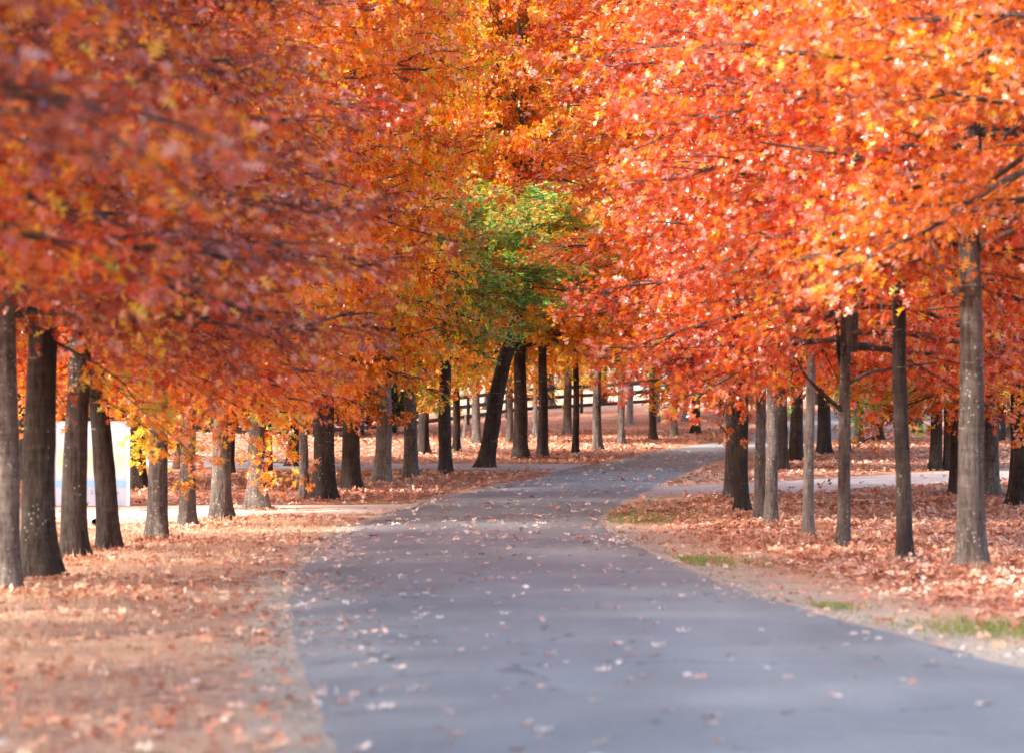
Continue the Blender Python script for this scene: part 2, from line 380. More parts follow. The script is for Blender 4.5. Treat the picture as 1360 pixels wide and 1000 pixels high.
def road_z(x, y):
    a, b = road_edges(y); s = np.clip((x - a) / (b - a), 0, 1)
    return ground(x, y) + .02 + .03 * 4 * s * (1 - s)

def drive(name, near, far, m, lift, n=160):
    a, b = resample(near, n), resample(far, n)
    for i in range(n):
        w = wob(a[i], .8, .25); a[i][1] += w; b[i][1] += wob(b[i], .8, .25)
    o = link(name, strip(name, a, b, 8, lift), m); tag(o, kind='structure'); return o
U = unproj
near_l = [Vector((-40, 30, 0)), U(-60, 708), U(60, 703), U(180, 699), U(300, 686), U(400, 683), U(492, 683), U(545, 677)]
far_l = [Vector((-40, 43, 0)), U(-60, 676), U(60, 672), U(180, 671), U(300, 670), U(400, 670), U(480, 670), U(560, 667)]
drive('gravel_drive', near_l, far_l, M['gravel'], .016)
drive('gravel_path', [Vector((-30, 84, 0)), U(380, 623.5), U(500, 623), U(620, 623), U(700, 626), U(735, 627)],
      [Vector((-30, 90, 0)), U(380, 615), U(500, 615), U(620, 615.5), U(700, 616), U(790, 615)], M['gravel_grey'], .016)
drive('gravel_lane', [U(838, 662), U(880, 657), U(930, 656), U(1040, 654), U(1110, 651), U(1200, 645), U(1320, 637), U(1420, 632), Vector((40, 86, 0))],
      [U(872, 645), U(900, 644.5), U(940, 643), U(1040, 638), U(1110, 633), U(1200, 628), U(1320, 621), U(1420, 616), Vector((40, 98, 0))], M['gravel_pink'], .016)

def axis(*segs):
    out = []
    for a, b, s in segs: out += list(np.arange(a, b, s))
    return np.array(out + [segs[-1][1]])
gx = axis((-1500, -300, 300), (-300, -60, 40), (-60, -12, 2.5), (-12, 16, .25), (16, 60, 2.5), (60, 300, 40), (300, 1500, 300))
gy = axis((-200, -20, 30), (-20, 8, 2), (8, 72, .3), (72, 180, 1.0), (180, 400, 10), (400, 2400, 200))
GX, GY = np.meshgrid(gx, gy)
GZ = ground(GX, GY)
ea, eb = road_edges(GY)
inside = (GX > ea + .35) & (GX < eb - .35) & (GY < 200)
GZ = np.where(inside, GZ - .05, GZ)
# the verges stand a touch above the asphalt, unevenly
hum = np.array([mnoise.noise(Vector((x * .55, y * .55, 0))) for x, y in zip(GX.ravel(), GY.ravel())]).reshape(GX.shape)
vd = np.maximum(np.maximum(ea - GX, GX - eb), 0)
GZ = GZ + np.where((GY > 8) & (GY < 60), .03 * hum * np.clip(vd / 1.5, 0, 1) * np.clip((50 - GY) / 6, 0, 1), 0)
nx, ny = len(gx), len(gy)
idx = np.arange(nx * ny).reshape(ny, nx)
Q = np.stack([idx[:-1, :-1], idx[:-1, 1:], idx[1:, 1:], idx[1:, :-1]], -1).reshape(-1, 4)
gm = np_mesh('ground', np.c_[GX.ravel(), GY.ravel(), GZ.ravel()], Q, smooth=True)
gl = np.clip(1 - np.maximum(vd - .15, 0) / np.where(GX < 0, .3, .75), 0, 1) * (GY < 70)
left_side = GX < (ea + eb) / 2
leafy = np.where(left_side, .28 + .3 * np.clip((GY - 52) / 8, 0, 1), np.clip((vd - .9) / 1.2, .1, .6))
leafy = np.where(GY > 150, .1, leafy)
for nm, arr in (('gravel', gl), ('leafy', leafy)):
    a = gm.attributes.new(nm, 'FLOAT', 'POINT'); a.data.foreach_set('value', arr.ravel().astype(np.float32))
gnd = link('ground', gm, M['ground']); tag(gnd, kind='structure')

# ------------------------------------------------------------------ leaf shapes
def leaf_shape(kind):
    if kind == 'lobed':
        v = [(.10, 0), (.40, 0), (.66, 0), (.86, 0), (.27, .30), (.27, -.30), (.62, .46), (.62, -.46), (.88, .26), (.88, -.26), (.80, .07), (.80, -.07), (1.08, 0), (.30, .06), (.30, -.06), (0, .012), (0, -.012), (.14, 0)]
        f = [(0, 1, 4), (1, 0, 5), (1, 2, 6), (2, 1, 7), (2, 3, 8), (3, 2, 9), (11, 12, 10), (15, 16, 17)]
    else:
        v = [(.0, 0), (.45, 0), (1.05, 0), (.36, .42), (.36, -.42), (.78, .30), (.78, -.30)]
        f = [(0, 1, 3), (1, 0, 4), (1, 2, 5), (2, 1, 6)]
    v = np.array(v)
    z = .28 * np.abs(v[:, 1]) - .22 * (v[:, 0] - .35) ** 2
    return np.c_[v, z], np.array(f)
LS = {k: leaf_shape(k) for k in ('lobed', 'plain')}
def leaves_mesh(name, P, D, N, S, u, kind):
    """one leaf at each P pointing along D with face normal about N and length S"""
    v, f = LS[kind]
    D = D / np.linalg.norm(D, axis=1, keepdims=True)
    B = np.cross(N, D); B /= np.linalg.norm(B, axis=1, keepdims=True) + 1e-9
    Nn = np.cross(D, B)
    V = P[:, None] + S[:, None, None] * (v[None, :, 0:1] * D[:, None] + v[None, :, 1:2] * B[:, None] + v[None, :, 2:3] * Nn[:, None])
    T = (np.arange(len(P)) * len(v))[:, None, None] + f[None]
    return np_mesh(name, V.reshape(-1, 3), T.reshape(-1, 3), np.repeat(u, len(f)))
def tubes(paths):
    """paths: list of (points, radii, sides)"""
    V, T, off = [], [], 0
    for pts, rad, k in paths:
        pts = np.asarray(pts, float); n = len(pts)
        d = np.gradient(pts, axis=0); d /= np.linalg.norm(d, axis=1, keepdims=True) + 1e-9
        ref = np.where(np.abs(d[:, 2:3]) > .9, [[1., 0, 0]], [[0, 0, 1.]])
        a = np.cross(d, ref); a /= np.linalg.norm(a, axis=1, keepdims=True); b = np.cross(d, a)
        th = np.arange(k) * 2 * math.pi / k
        ring = pts[:, None] + np.asarray(rad)[:, None, None] * (np.cos(th)[None, :, None] * a[:, None] + np.sin(th)[None, :, None] * b[:, None])
        V.append(ring.reshape(-1, 3))
        i = np.arange(n - 1)[:, None] * k; j = np.arange(k)[None]; j2 = (j + 1) % k
        T.append((np.stack([i + j, i + j2, i + k + j2, i + k + j], -1).reshape(-1, 4)) + off)
        off += n * k
    return np.concatenate(V), np.concatenate(T)

def spray(rng, start, az, el, L, droop, r0, twigs_n, leaf_per_m, twig_scale=1.0):
    """a limb with side twigs: returns tubes and leaf placement"""
    m = 7; s = np.linspace(0, 1, m)
    d = np.array([math.cos(az) * math.cos(el), math.sin(az) * math.cos(el), math.sin(el)])
    wig = np.cumsum(rng.normal(0, .035 * L, (m, 3)), axis=0) * s[:, None]
    pts = start + d * L * s[:, None] + wig
    pts[:, 2] -= droop * L * s ** 2
    tb = [(pts, r0 * (1 - .85 * s), 5)]
    P, D = [], []
    for q in range(twigs_n):
        t = .16 + .84 * (q + rng.random()) / twigs_n
        p0 = np.array([np.interp(t, s, pts[:, i]) for i in range(3)])
        side = 1 if q % 2 else -1
        a2 = az + side * rng.uniform(.5, 1.25) * (1 - .5 * t)
        e2 = el * .45 + rng.normal(.02, .2)
        l2 = L * (.5 * (1 - t) + .16) * rng.uniform(.7, 1.25) * twig_scale
        d2 = np.array([math.cos(a2) * math.cos(e2), math.sin(a2) * math.cos(e2), math.sin(e2)])
        sg = np.linspace(0, 1, 4)[:, None]
        tp = p0 + d2 * l2 * sg + np.array([0, 0, -.16 * l2]) * sg ** 2 + rng.normal(0, .03 * l2, (4, 3)) * sg
        tb.append((tp, r0 * .3 * (1 - .8 * sg[:, 0]) + .002, 3))
        nc = max(3, int(l2 * leaf_per_m / 5))
        tt = rng.random(nc) ** .75
        c = np.c_[[np.interp(tt, np.linspace(0, 1, 4), tp[:, i]) for i in range(3)]].T
        c = c + rng.normal(0, 1, (nc, 3)) * np.array([.12, .12, .09])
        pl = np.repeat(c, 5, 0) + rng.normal(0, .055, (nc * 5, 3))
        dl = d2[None] * .7 + rng.normal(0, .7, (len(pl), 3)); dl[:, 2] -= .45
        P.append(pl); D.append(dl)
    return tb, np.concatenate(P), np.concatenate(D)

def build_crown(seed, kind, vase=False, Rr=3.5, H=9.5, limbs=50, leaf_per_m=46, size=.13, tw=11):
    rng = np.random.default_rng(seed)
    paths = [(np.array([(0.06 * math.sin(k * 1.3 + seed), .06 * math.cos(k * 1.7 + seed), k * H / 9) for k in range(10)]) * np.array([1, 1, .97]), np.linspace(.12, .012, 10), 7)]
    P, D = [], []
    for i in range(limbs):
        t = (i + rng.random()) / limbs; t = t ** 1.12
        rad = Rr * (1 - t ** 2.2) ** .8 * (.86 + .3 * t) * rng.uniform(.74, 1.16)
        if vase: rad *= min(1.12, .5 + .95 * t)
        el = -.14 + 1.2 * t ** 1.15 + rng.normal(0, .08)
        L = max(.7, rad / max(.45, math.cos(el)))
        L = min(L, (1 - t) * H * .8 + 1.2) if t > .6 else L
        az = i * 2.39996 + rng.normal(0, .25)
        tb, p, d = spray(rng, np.array([0, 0, .05 + t * H * .92]), az, el, L, .13 * (1 - t) + .03, .048 * (1 - .6 * t), tw, leaf_per_m)
        paths += tb; P.append(p); D.append(d)
    P, D = np.concatenate(P), np.concatenate(D)
    n = len(P)
    N = rng.normal(0, .8, (n, 3)) + np.array([0, 0, .9]); N[:, :2] += .35 * P[:, :2] / (np.linalg.norm(P[:, :2], axis=1, keepdims=True) + .3)
    S = size * rng.uniform(.7, 1.3, n)
    u = rng.random(n)
    lm = leaves_mesh('crown', P, D, N, S, u, kind)
    V, T = tubes(paths)
    bm = np_mesh('branch_framework', V, T, smooth=True)
    return dict(leaf=lm, limb=bm, P=P, H=H)
CROWNS = {}
for k in range(3): CROWNS['near%d' % k] = build_crown(100 + k, 'lobed', H=7.0, limbs=46, leaf_per_m=66, size=.105)
for k in range(4): CROWNS['far%d' % k] = build_crown(200 + k, 'plain', leaf_per_m=50, size=.12)

for k in range(2): CROWNS['vase%d' % k] = build_crown(300 + k, 'plain', vase=True, leaf_per_m=48, size=.115, limbs=54)
CROWNS['low0'] = build_crown(500, 'plain', H=4.6, limbs=40, leaf_per_m=62, size=.12)

def set_mat(o, m):
    if len(o.data.materials) == 0: o.data.materials.append(m)
    o.material_slots[0].link = 'OBJECT'; o.material_slots[0].material = m

def trunk_mesh(r, hb, lean, seed, sides=28, bend=0.0, extra=3.0, flare=.55, kink=0.0):
    """tapered, slightly crooked stem with root flare; returns mesh and the point where the crown starts"""
    rng = np.random.default_rng(seed)
    ph = rng.uniform(0, 6.28, 6)
    zs = np.r_[np.array([-.25, -.1, 0, .06, .14, .24, .38, .55]), np.arange(.7, hb - .05, .17), hb, np.arange(hb + .5, hb + extra + .01, .5)]
    V = []; th = np.arange(sides) * 2 * math.pi / sides
    cen = []
    for z in zs:
        t = min(max(z, 0), hb) / hb
        bx_ = lean[0] * min(max(z, 0), hb + .6) + bend * math.sin(math.pi * t) + kink * math.sin(z * 1.6 + ph[4]) + .012 * math.sin(z * 2.1 + ph[0])
        by_ = lean[1] * min(max(z, 0), hb + .6) + .012 * math.sin(z * 1.7 + ph[1])
        rr_ = r * (1 - .24 * t)
        if z > hb: rr_ = r * .76 * (1 - .72 * (z - hb) / extra)
        fl = flare * math.exp(-max(z, -.05) / .2)
        lob = 1 + fl * (.75 + .45 * np.sin(3 * th + ph[2]) + .3 * np.sin(5 * th + ph[3])) + .025 * np.sin(2 * th + ph[5] + z * .7) + .018 * np.sin(7 * th + z * 2)
        knot = 1 + .05 * math.exp(-((z - 1.1 - .5 * math.sin(ph[3])) / .08) ** 2)
        lob = lob * (1 + np.array([.055 * mnoise.noise(Vector((math.cos(a) * 2.2, math.sin(a) * 2.2, z * .9 + seed))) + .035 * mnoise.noise(Vector((math.cos(a) * 6, math.sin(a) * 6, z * 2.2 + seed))) for a in th]))
        V += [(bx_ + rr_ * k * knot * math.cos(a), by_ + rr_ * k * knot * math.sin(a), z) for a, k in zip(th, lob)]
        cen.append((bx_, by_, z))
    n = len(zs); i = np.arange(n - 1)[:, None] * sides; j = np.arange(sides)[None]; j2 = (j + 1) % sides
    T = np.stack([i + j, i + j2, i + sides + j2, i + sides + j], -1).reshape(-1, 4)
    c = [q for q in cen if abs(q[2] - hb) < 1e-6][0]
    return np_mesh('trunk', V, T, smooth=True), Vector(c), cen

TREES = []
def tree(px, py, wpx, hb, mat, label, d=None, lean=(0, 0), rad=3.5, hgt=10.0, bark='bark', kind='far', var=None, rot=None, group=None, xy=None, r=None, bend=0, kink=0, flare=.55, name='oak_tree'):
    sd = len(TREES) + 11
    if xy is not None: base = Vector((xy[0], xy[1], gz(*xy)))
    else: base = unproj(px, py, d)
    if r is None: r = wpx * base.y / F / 2
    root = empty(name, base, label, 'tree', group)
    tm, top, cen = trunk_mesh(r, hb, lean, sd, bend=bend, kink=kink, flare=flare)
    link('trunk', tm, M[bark], root)
    c = CROWNS[kind + str((sd if var is None else var) % {'near': 3, 'far': 4, 'vase': 2, 'low': 1}[kind])]
    rz = random.uniform(0, 6.28) if rot is None else rot
    for nm, me, m in (('branch_framework', c['limb'], M['limb']), ('crown', c['leaf'], M[mat])):
        o = link(nm, me, m, root, top); o.rotation_euler.z = rz
        o.scale = (rad / 3.5, rad / 3.5, hgt / c['H'])
        set_mat(o, m)
    rec = dict(root=root, base=base, top=top, c=c, rz=rz, sx=rad / 3.5, sz=hgt / c['H'], mat=mat, r=r, cen=cen)
    TREES.append(rec)
    return rec

def sprig(rec, h, az, L, el, mat, lab=None, n_tw=8, dens=34, size=.13, drop=.3, seed=1, r0=.016):
    """a low side branch with its own leaves, a part of its tree"""
    rng = np.random.default_rng(seed)
    c = [q for q in rec['cen'] if q[2] >= h][0]
    tb, P, D = spray(rng, np.array([c[0], c[1], h]), az, el, L, drop, r0, n_tw, dens)
    V, T = tubes(tb)
    b = link('low_branch', np_mesh('low_branch', V, T, smooth=True), M['limb'], rec['root'])
    n = len(P)
    N = rng.normal(0, .6, (n, 3)) + np.array([0, 0, 1.0])
    lf = link('leaf_spray', leaves_mesh('leaf_spray', P, D, N, size * rng.uniform(.7, 1.3, n), rng.random(n), 'lobed'), M[mat], b); lf['kind'] = 'stuff'
    if lab: b['label'] = lab
def bare_branch(rec, pts, r0, mat='limb', r1=.012):
    """a clearly visible limb without leaves of its own"""
    pts = np.array(pts, float)
    s = np.linspace(0, len(pts) - 1, len(pts) * 3)
    q = np.c_[[np.interp(s, np.arange(len(pts)), pts[:, i]) for i in range(3)]].T
    V, T = tubes([(q, np.linspace(r0, r1, len(q)), 8)])
    link('branch', np_mesh('branch', V, T, smooth=True), M[mat], rec['root'])

# ------------------------------------------------------------------ trees: the straw verge on the sign side, up to the gravel drive
near_lab = 'oak rooted on the straw verge ahead of the first visible trunk, rust crown overhanging'
for k, (x, y, mt) in enumerate([(-5.0, 9.5, 'rust'), (-4.95, 13.5, 'rust'), (-4.9, 17.5, 'red'), (-4.9, 21.5, 'rust'), (-4.85, 25.2, 'rust')]):
    tree(0, 0, 0, 2.85, mt, near_lab, xy=(x, y), r=.17, rad=3.5 + .1 * (k % 2), hgt=5.8, kind='near', group='oaks overhanging the straw verge')
for k, y in enumerate((5.6,)):
    tree(0, 0, 0, 3.3, 'rust', near_lab, xy=(-5.2, y), r=.17, rad=3.4, hgt=5.8, kind='near', group='oaks overhanging the straw verge')  # extra oak beside the camera, out of view, added to shade the near road
A1 = tree(8, 785, 38, 2.6, 'rust', 'pale grey trunk beside the thickest trunk, eighth oak before the gravel drive', rad=3.6, hgt=6.8, kind='near', bark='bark')
A2 = tree(51, 769, 50, 2.6, 'rust', 'thickest straw verge trunk, rust crown, seventh oak before the gravel drive', rad=3.7, hgt=6.8, kind='near', bark='bark_dark', lean=(.012, 0))
A3 = tree(97, 743, 36, 2.6, 'red', 'brown trunk leaning slightly roadward, red crown, sixth oak before the gravel drive', rad=3.7, hgt=6.8, kind='near', bark='bark_dark', lean=(.03, 0))
A4 = tree(143, 730, 30, 2.55, 'orange', 'crooked dark trunk in front of the sign, fifth oak before the gravel drive', rad=3.6, hgt=6.8, kind='near', bark='bark_dark', lean=(-.075, 0), bend=.05)
A5 = tree(210, 717, 27, 2.35, 'orange', 'smooth grey trunk with a lichen ring, fourth oak before the gravel drive', rad=3.1, hgt=8, bark='bark', kind='near')
A6 = tree(248, 700, 22, 2.2, 'blend', 'slim grey trunk beside yellow leaves, third oak before the gravel drive', rad=4.0, hgt=12, bark='bark', lean=(.03, 0), kind='vase')
A7 = tree(294, 691, 28, 2.15, 'blend', 'broad-footed brown trunk, second oak before the gravel drive', rad=4.2, hgt=12.5, bark='bark', kind='vase')
A8 = tree(341, 677, 28, 2.1, 'orange', 'oak at the gravel drive corner with orange sprays hanging to its foot', rad=4.2, hgt=13, bark='bark', lean=(.02, 0), kind='vase')
# past the gravel drive, along the road bend
B1 = tree(403, 664, 13, 2.4, 'orange', 'slender pale lichen-spotted oak just past the gravel drive', rad=3.8, hgt=12, bark='bark_pale', kind='vase')
B2 = tree(431, 664, 31, 2.2, 'blend', 'stout dark oak with wide foot just past the gravel drive', rad=4.0, hgt=13.5, bark='bark_dark', flare=.6, kind='vase')
B3 = tree(466, 651, 26, 2.4, 'blend', 'dark oak second in the row past the gravel drive, orange crown', rad=3.6, hgt=13.5, bark='bark_dark', kind='vase')
B4 = tree(508, 642, 23, 2.9, 'blend', 'light grey trunk third in the row past the gravel drive', rad=2.9, hgt=13, bark='bark_pale', lean=(.02, 0), kind='vase')
B5 = tree(545, 635, 19, 3.5, 'green', 'straight dark grey trunk fourth past the gravel drive, turning green crown', rad=3.2, hgt=3.4, bark='bark', kind='low')
B6 = tree(591, 628, 18, 4.3, 'green', 'upright dark oak beside the leaning oak, green and rust crown', rad=3.9, hgt=2.9, bark='bark_dark', kind='low')
B7 = tree(645, 621, 22, 4.9, 'green', 'strongly leaning dark oak at the grey path, green crown', rad=4.4, hgt=2.6, bark='bark_dark', lean=(.235, 0), bend=-.16, kind='low')

# right-hand row on the leaf-covered verge
C0_lab = 'oak further along the leaf-covered verge than the thickest trunk, crown hanging in at the edge'
tree(0, 0, 0, 3.6, 'orange', C0_lab, xy=(5.4, 28.0), r=.16, rad=3.4, hgt=6.5, kind='near')
C1 = tree(1291, 757, 37, 3.75, 'red', 'thick grey trunk with a pale side branch and straw at its foot', rad=3.5, hgt=6.8, kind='near', bark='bark', lean=(-.005, 0))
C2 = tree(1200, 745, 22, 3.3, 'red', 'dark straight trunk next to the thick grey trunk on the leafy verge', rad=3.4, hgt=6.8, kind='near', bark='bark_dark', lean=(-.015, 0))
C3 = tree(1117, 729, 17, 2.55, 'red', 'slim forked oak with spreading bare side branches on the leafy verge', rad=3.5, hgt=6.8, kind='near', bark='bark', lean=(.03, 0), kink=.02)
C4 = tree(1075, 714, 15, 2.75, 'red', 'slender pale grey wavy trunk on the leafy verge', rad=3.6, hgt=8, kind='near', bark='bark_pale', kink=.03)
C5 = tree(1025, 697, 17, 3.2, 'orange', 'grey oak with lichen ring, nearer of the close pair by the slender pale trunk', rad=3.3, hgt=10.5, bark='bark')
C6 = tree(1010, 691, 15, 2.9, 'red', 'brown oak half hidden behind its twin next to the slender pale trunk', rad=4.6, hgt=10.5, bark='bark', kind='vase')
C7 = tree(985, 680, 19, 3.0, 'orange', 'forking dark oak, nearer of the pair before the pink gravel lane', rad=4.8, hgt=10.5, bark='bark_dark', kind='vase')
C8 = tree(970, 662, 15, 3.2, 'orange', 'straight brown oak at the edge of the pink gravel lane', rad=5.0, hgt=11, bark='bark', kind='vase')
# second row behind the leafy verge
D1 = tree(1314, 657, 25, 2.9, 'orange', 'grey oak flecked with lichen beside the pink gravel lane', rad=4.0, hgt=11, bark='bark')
D2 = tree(1353, 672, 26, 2.6, 'orange', 'dark lichen-spotted oak deep in the litter near the pink gravel lane', rad=4.0, hgt=11, bark='bark_dark')
D3 = tree(1268, 657, 13, 2.9, 'red', 'thin dark trunk near the pink gravel lane, red crown', rad=3.8, hgt=10.5, bark='bark_dark')
# shaded trees past the pink gravel lane
E_ = [(1039, 624, 15, 'red', 'dark narrow trunk right at the far edge of the pink gravel lane'),
      (1058, 611, 19, 'orange', 'broad dark trunk before the asphalt glimpse past the pink lane'),
      (1094, 602, 19, 'orange', 'black-shaded trunk with spreading foot past the pink lane'),
      (1124, 600, 12, 'golden', 'thin shaded trunk behind the forked oak, past the pink lane'),
      (1141, 590, 13, 'golden', 'dim trunk under golden leaves, far past the pink lane'),
      (1166, 585, 14, 'golden', 'farther dim trunk under golden leaves, past the pink lane'),
      (1243, 624, 17, 'green', 'larger of two joined black trunks with green low leaves past the pink lane'),
      (1259, 624, 13, 'golden', 'slimmer of two joined black trunks past the pink lane'),
      (1327, 586, 20, 'orange', 'black trunk far behind the lichen-flecked grey oak'),
      (1345, 590, 18, 'red', 'shadowy trunk far behind the dark lichen-spotted oak'),
      (1218, 575, 12, 'orange', 'small distant trunk behind the joined black trunks')]
EE = [tree(px, py, w, 2.9, m, lab, rad=4.2, hgt=10.5, bark='bark_dark') for px, py, w, m, lab in E_]
# the far roadside row as the road climbs
F_ = [(691, 608, 20, 2.5, 'blend', 'bark_dark', 'short thick dark trunk, first oak past the grey path'),
      (721, 607, 14, 2.6, 'blend', 'bark_dark', 'dark straight trunk, second oak past the grey path'),
      (765, 602, 9, 3.0, 'blend', 'bark_dark', 'thin dark trunk, third oak past the grey path'),
      (793, 598, 12, 3.0, 'blend', 'bark', 'grey trunk, fourth oak past the grey path'),
      (825, 590, 10, 3.1, 'blend', 'bark', 'grey trunk, fifth oak past the grey path'),
      (867, 584, 10, 3.4, 'blend', 'bark_dark', 'tall brown trunk, sixth oak past the grey path'),
      (896, 580, 9, 2.9, 'blend', 'bark', 'slim grey trunk, seventh oak past the grey path'),
      (924, 576, 13, 2.6, 'blend', 'bark_dark', 'broad-footed dark trunk, eighth oak past the grey path')]
FF = [tree(px, py, w, h + .7, m, lab, rad=4.2, hgt=13.5 if px < 790 else 9.5, bark=b) for px, py, w, h, m, b, lab in F_]
G_ = [(563, 602, 14, 'blend', 'bark_dark', 'dark trunk with spreading foot behind the grey path under golden leaves'),
      (606, 598, 10, 'blend', 'bark_dark', 'dark leaning trunk beside the thin grey stake'),
      (632, 589, 12, 'blend', 'bark', 'grey trunk seen behind the leaning oak near the fence'),
      (677, 587, 9, 'blend', 'bark', 'grey trunk behind the short thick dark trunk'),
      (711, 580, 7, 'blend', 'bark_pale', 'pale thin trunk between the first two oaks past the grey path'),
      (754, 577, 12, 'blend', 'bark', 'brown trunk standing in litter before the black fence'),
      (837, 563, 9, 'blend', 'bark_pale', 'pale grey trunk close to the black fence rails'),
      (873, 560, 7, 'blend', 'bark_pale', 'pale slim trunk almost at the black fence'),
      (911, 558, 9, 'blend', 'bark_pale', 'pale grey trunk where the black fence climbs'),
      (956, 551, 8, 'red', 'bark_pale', 'whitish trunk at the end of the black fence')]
GG = [tree(px, py, w, 3.9, m, lab, rad=4.2, hgt=14.0 if px < 760 else 9.5, bark=b) for px, py, w, m, b, lab in G_]
# trees behind the gravel drive on the sign side
H_ = [(184, 650, 21, 2.5, 'orange', 'bark_dark', 'double dark trunk on the leaf bank beside the sign'),
      (306, 628, 12, 2.6, 'red', 'bark_dark', 'narrow dark trunk on the leaf bank behind the gravel drive'),
      (354, 640, 17, 2.5, 'orange', 'bark_dark', 'dark trunk on the leaf bank behind the corner oak'),
      (391, 619, 17, 2.6, 'golden', 'bark_dark', 'dark trunk by the grey path behind the slender pale oak'),
      (30, 640, 22, 2.6, 'golden', 'bark_dark', 'dark trunk behind the sign hidden by the thickest trunk'),
      (240, 622, 16, 2.5, 'red', 'bark_dark', 'dim trunk near the black fence behind the slim grey trunk')]
HH = [tree(px, py, w, h, m, lab, rad=3.9, hgt=8.5, bark=b) for px, py, w, h, m, b, lab in H_]
for x_, y_, lab in ((-12.4, 56.0, 'added oak across the gravel drive, out of frame, placed to shade the sign panel'), (-11.6, 66.5, 'added oak on the leaf bank behind the sign, placed to shade the drive edge')):
    HH.append(tree(0, 0, 0, 2.4, 'orange', lab, xy=(x_, y_), r=.2, rad=3.6, hgt=7.5, bark='bark_dark'))  # two oaks added out of frame to shade the sign and drive
# trees beyond the fence and the climbing road, only their crowns seen
bg_lab = 'distant oak beyond the black fence closing the avenue with its orange crown'
for k, (px, d, m) in enumerate([(250, 128, 'orange'), (420, 135, 'golden'), (560, 150, 'orange'), (650, 165, 'orange'), (730, 185, 'blend'), (800, 190, 'orange'), (900, 205, 'orange'), (1000, 190, 'orange'), (1085, 175, 'golden'), (1180, 165, 'orange'), (1290, 160, 'red'), (1400, 150, 'orange'), (100, 120, 'orange')]):
    tree(px, 0, 14, 3.4, m, bg_lab, d=d, rad=6.5, hgt=19 if px < 760 or px > 1050 else 11, bark='bark_dark', group='oaks beyond the fence')

# ------------------------------------------------------------------ low sprays and bare limbs that catch the eye
sprig(A6, 1.9, R_(200), 1.0, -.5, 'yellow', 'yellow-green drooping leaves', seed=4)
sprig(A3, 2.0, R_(30), 1.6, -.3, 'golden', 'golden leaves in front of the sign', seed=5)
sprig(A2, 2.5, R_(5), 1.5, -.45, 'golden', n_tw=9, seed=31, size=.11)
sprig(A3, 2.3, R_(-15), 1.5, -.4, 'orange', n_tw=9, seed=32, size=.11)
sprig(A4, 2.2, R_(-10), 1.1, -.4, 'orange', n_tw=8, seed=33, size=.11)
sprig(A8, 1.7, R_(-30), 1.1, -.45, 'orange', 'orange sprays drooping to the ground', seed=7, drop=.5)
sprig(A8, 1.2, R_(-70), .9, -.5, 'orange', seed=8, drop=.4)
for k, (rec, az) in enumerate([(EE[6], 200), (EE[6], 160), (EE[6], 250), (EE[4], 0), (EE[3], 300), (EE[1], 250)]):
    sprig(rec, 2.6, R_(az), 2.6, -.25, 'green', 'green low leaves', n_tw=10, size=.15, seed=20 + k)
bare_branch(C1, [(-.12, 0, 2.95), (-.35, -.12, 3.35), (-.5, -.15, 3.65), (-.62, -.2, 4.0), (-.75, -.25, 4.15)], .035, 'bark_pale')
bare_branch(C1, [(.05, 0, 3.5), (.35, -.2, 3.68), (.7, -.35, 3.72), (1.3, -.5, 3.9)], .04)
bare_branch(C1, [(0, 0, 3.9), (-.3, -.2, 4.3), (-.8, -.4, 4.45), (-1.6, -.7, 4.5), (-2.4, -.9, 4.6)], .035)
bare_branch(C1, [(0, 0, 4.2), (.3, -.2, 4.7), (.8, -.5, 5.1), (1.4, -.6, 5.4)], .04)
bare_branch(C3, [(.06, 0, 1.75), (-.25, -.15, 2.0), (-.5, -.25, 2.25), (-.62, -.3, 2.5)], .035)
bare_branch(C3, [(.1, 0, 2.0), (-.02, .1, 2.5), (-.06, .15, 3.2), (0, .2, 4.0)], .035)
bare_branch(C3, [(.1, 0, 2.15), (.35, -.1, 2.28), (.75, -.2, 2.35), (1.2, -.3, 2.4)], .028)
bare_branch(C7, [(0, 0, 2.1), (.3, -.1, 2.4), (.5, -.2, 2.8), (.8, -.3, 3.3)], .07)
bare_branch(C7, [(0, 0, 2.1), (-.25, .1, 2.35), (-.4, .1, 2.7)], .06)
bare_branch(B7, [(.83, 0, 4.3), (.5, -.2, 4.45), (.05, -.3, 4.45), (-.5, -.4, 4.5)], .05)

# single leaves that can be told apart on the trees whose leaves show largest
LEAFM = []
for k in range(5):
    v, f = LS['lobed']; v = v.copy(); v[:, 2] *= 1 + .5 * k
    me = np_mesh('leaf', v, f, np.full(len(f), .1 + .19 * k)); LEAFM.append(me)
def single_leaves(rec, count, xr, yr, seed):
    rng = np.random.default_rng(seed)
    P = rec['c']['P']; c, s = math.cos(rec['rz']), math.sin(rec['rz'])
    W = np.c_[(P[:, 0] * c - P[:, 1] * s) * rec['sx'], (P[:, 0] * s + P[:, 1] * c) * rec['sx'], P[:, 2] * rec['sz']] + np.array(rec['top'])
    A = W + np.array(rec['base'])
    px = 680 + F * A[:, 0] / A[:, 1]; py = HORIZ - F * (A[:, 2] - HCAM) / A[:, 1]
    ok = np.where((px > xr[0]) & (px < xr[1]) & (py > yr[0]) & (py < yr[1]))[0]
    ok = ok[np.argsort(A[ok, 1])][:count * 3]
    ok = rng.permutation(ok)[:count]
    for q, i in enumerate(ok):
        o = link('leaf', LEAFM[q % 5], M[rec['mat']], rec['root'], W[i] + rng.normal(0, .04, 3))
        o.rotation_euler = (rng.normal(0, .6), rng.normal(.5, .6), rng.uniform(0, 6.28)); sl = rng.uniform(.11, .16); o.scale = (sl, sl, sl)
        set_mat(o, M['orange'] if q % 3 else M['golden'])
single_leaves(C1, 280, (980, 1355), (5, 380), 1)
single_leaves(C2, 280, (1050, 1355), (5, 400), 2)
single_leaves(TREES[2], 200, (5, 520), (5, 420), 3)
single_leaves(TREES[3], 200, (5, 520), (5, 420), 4)

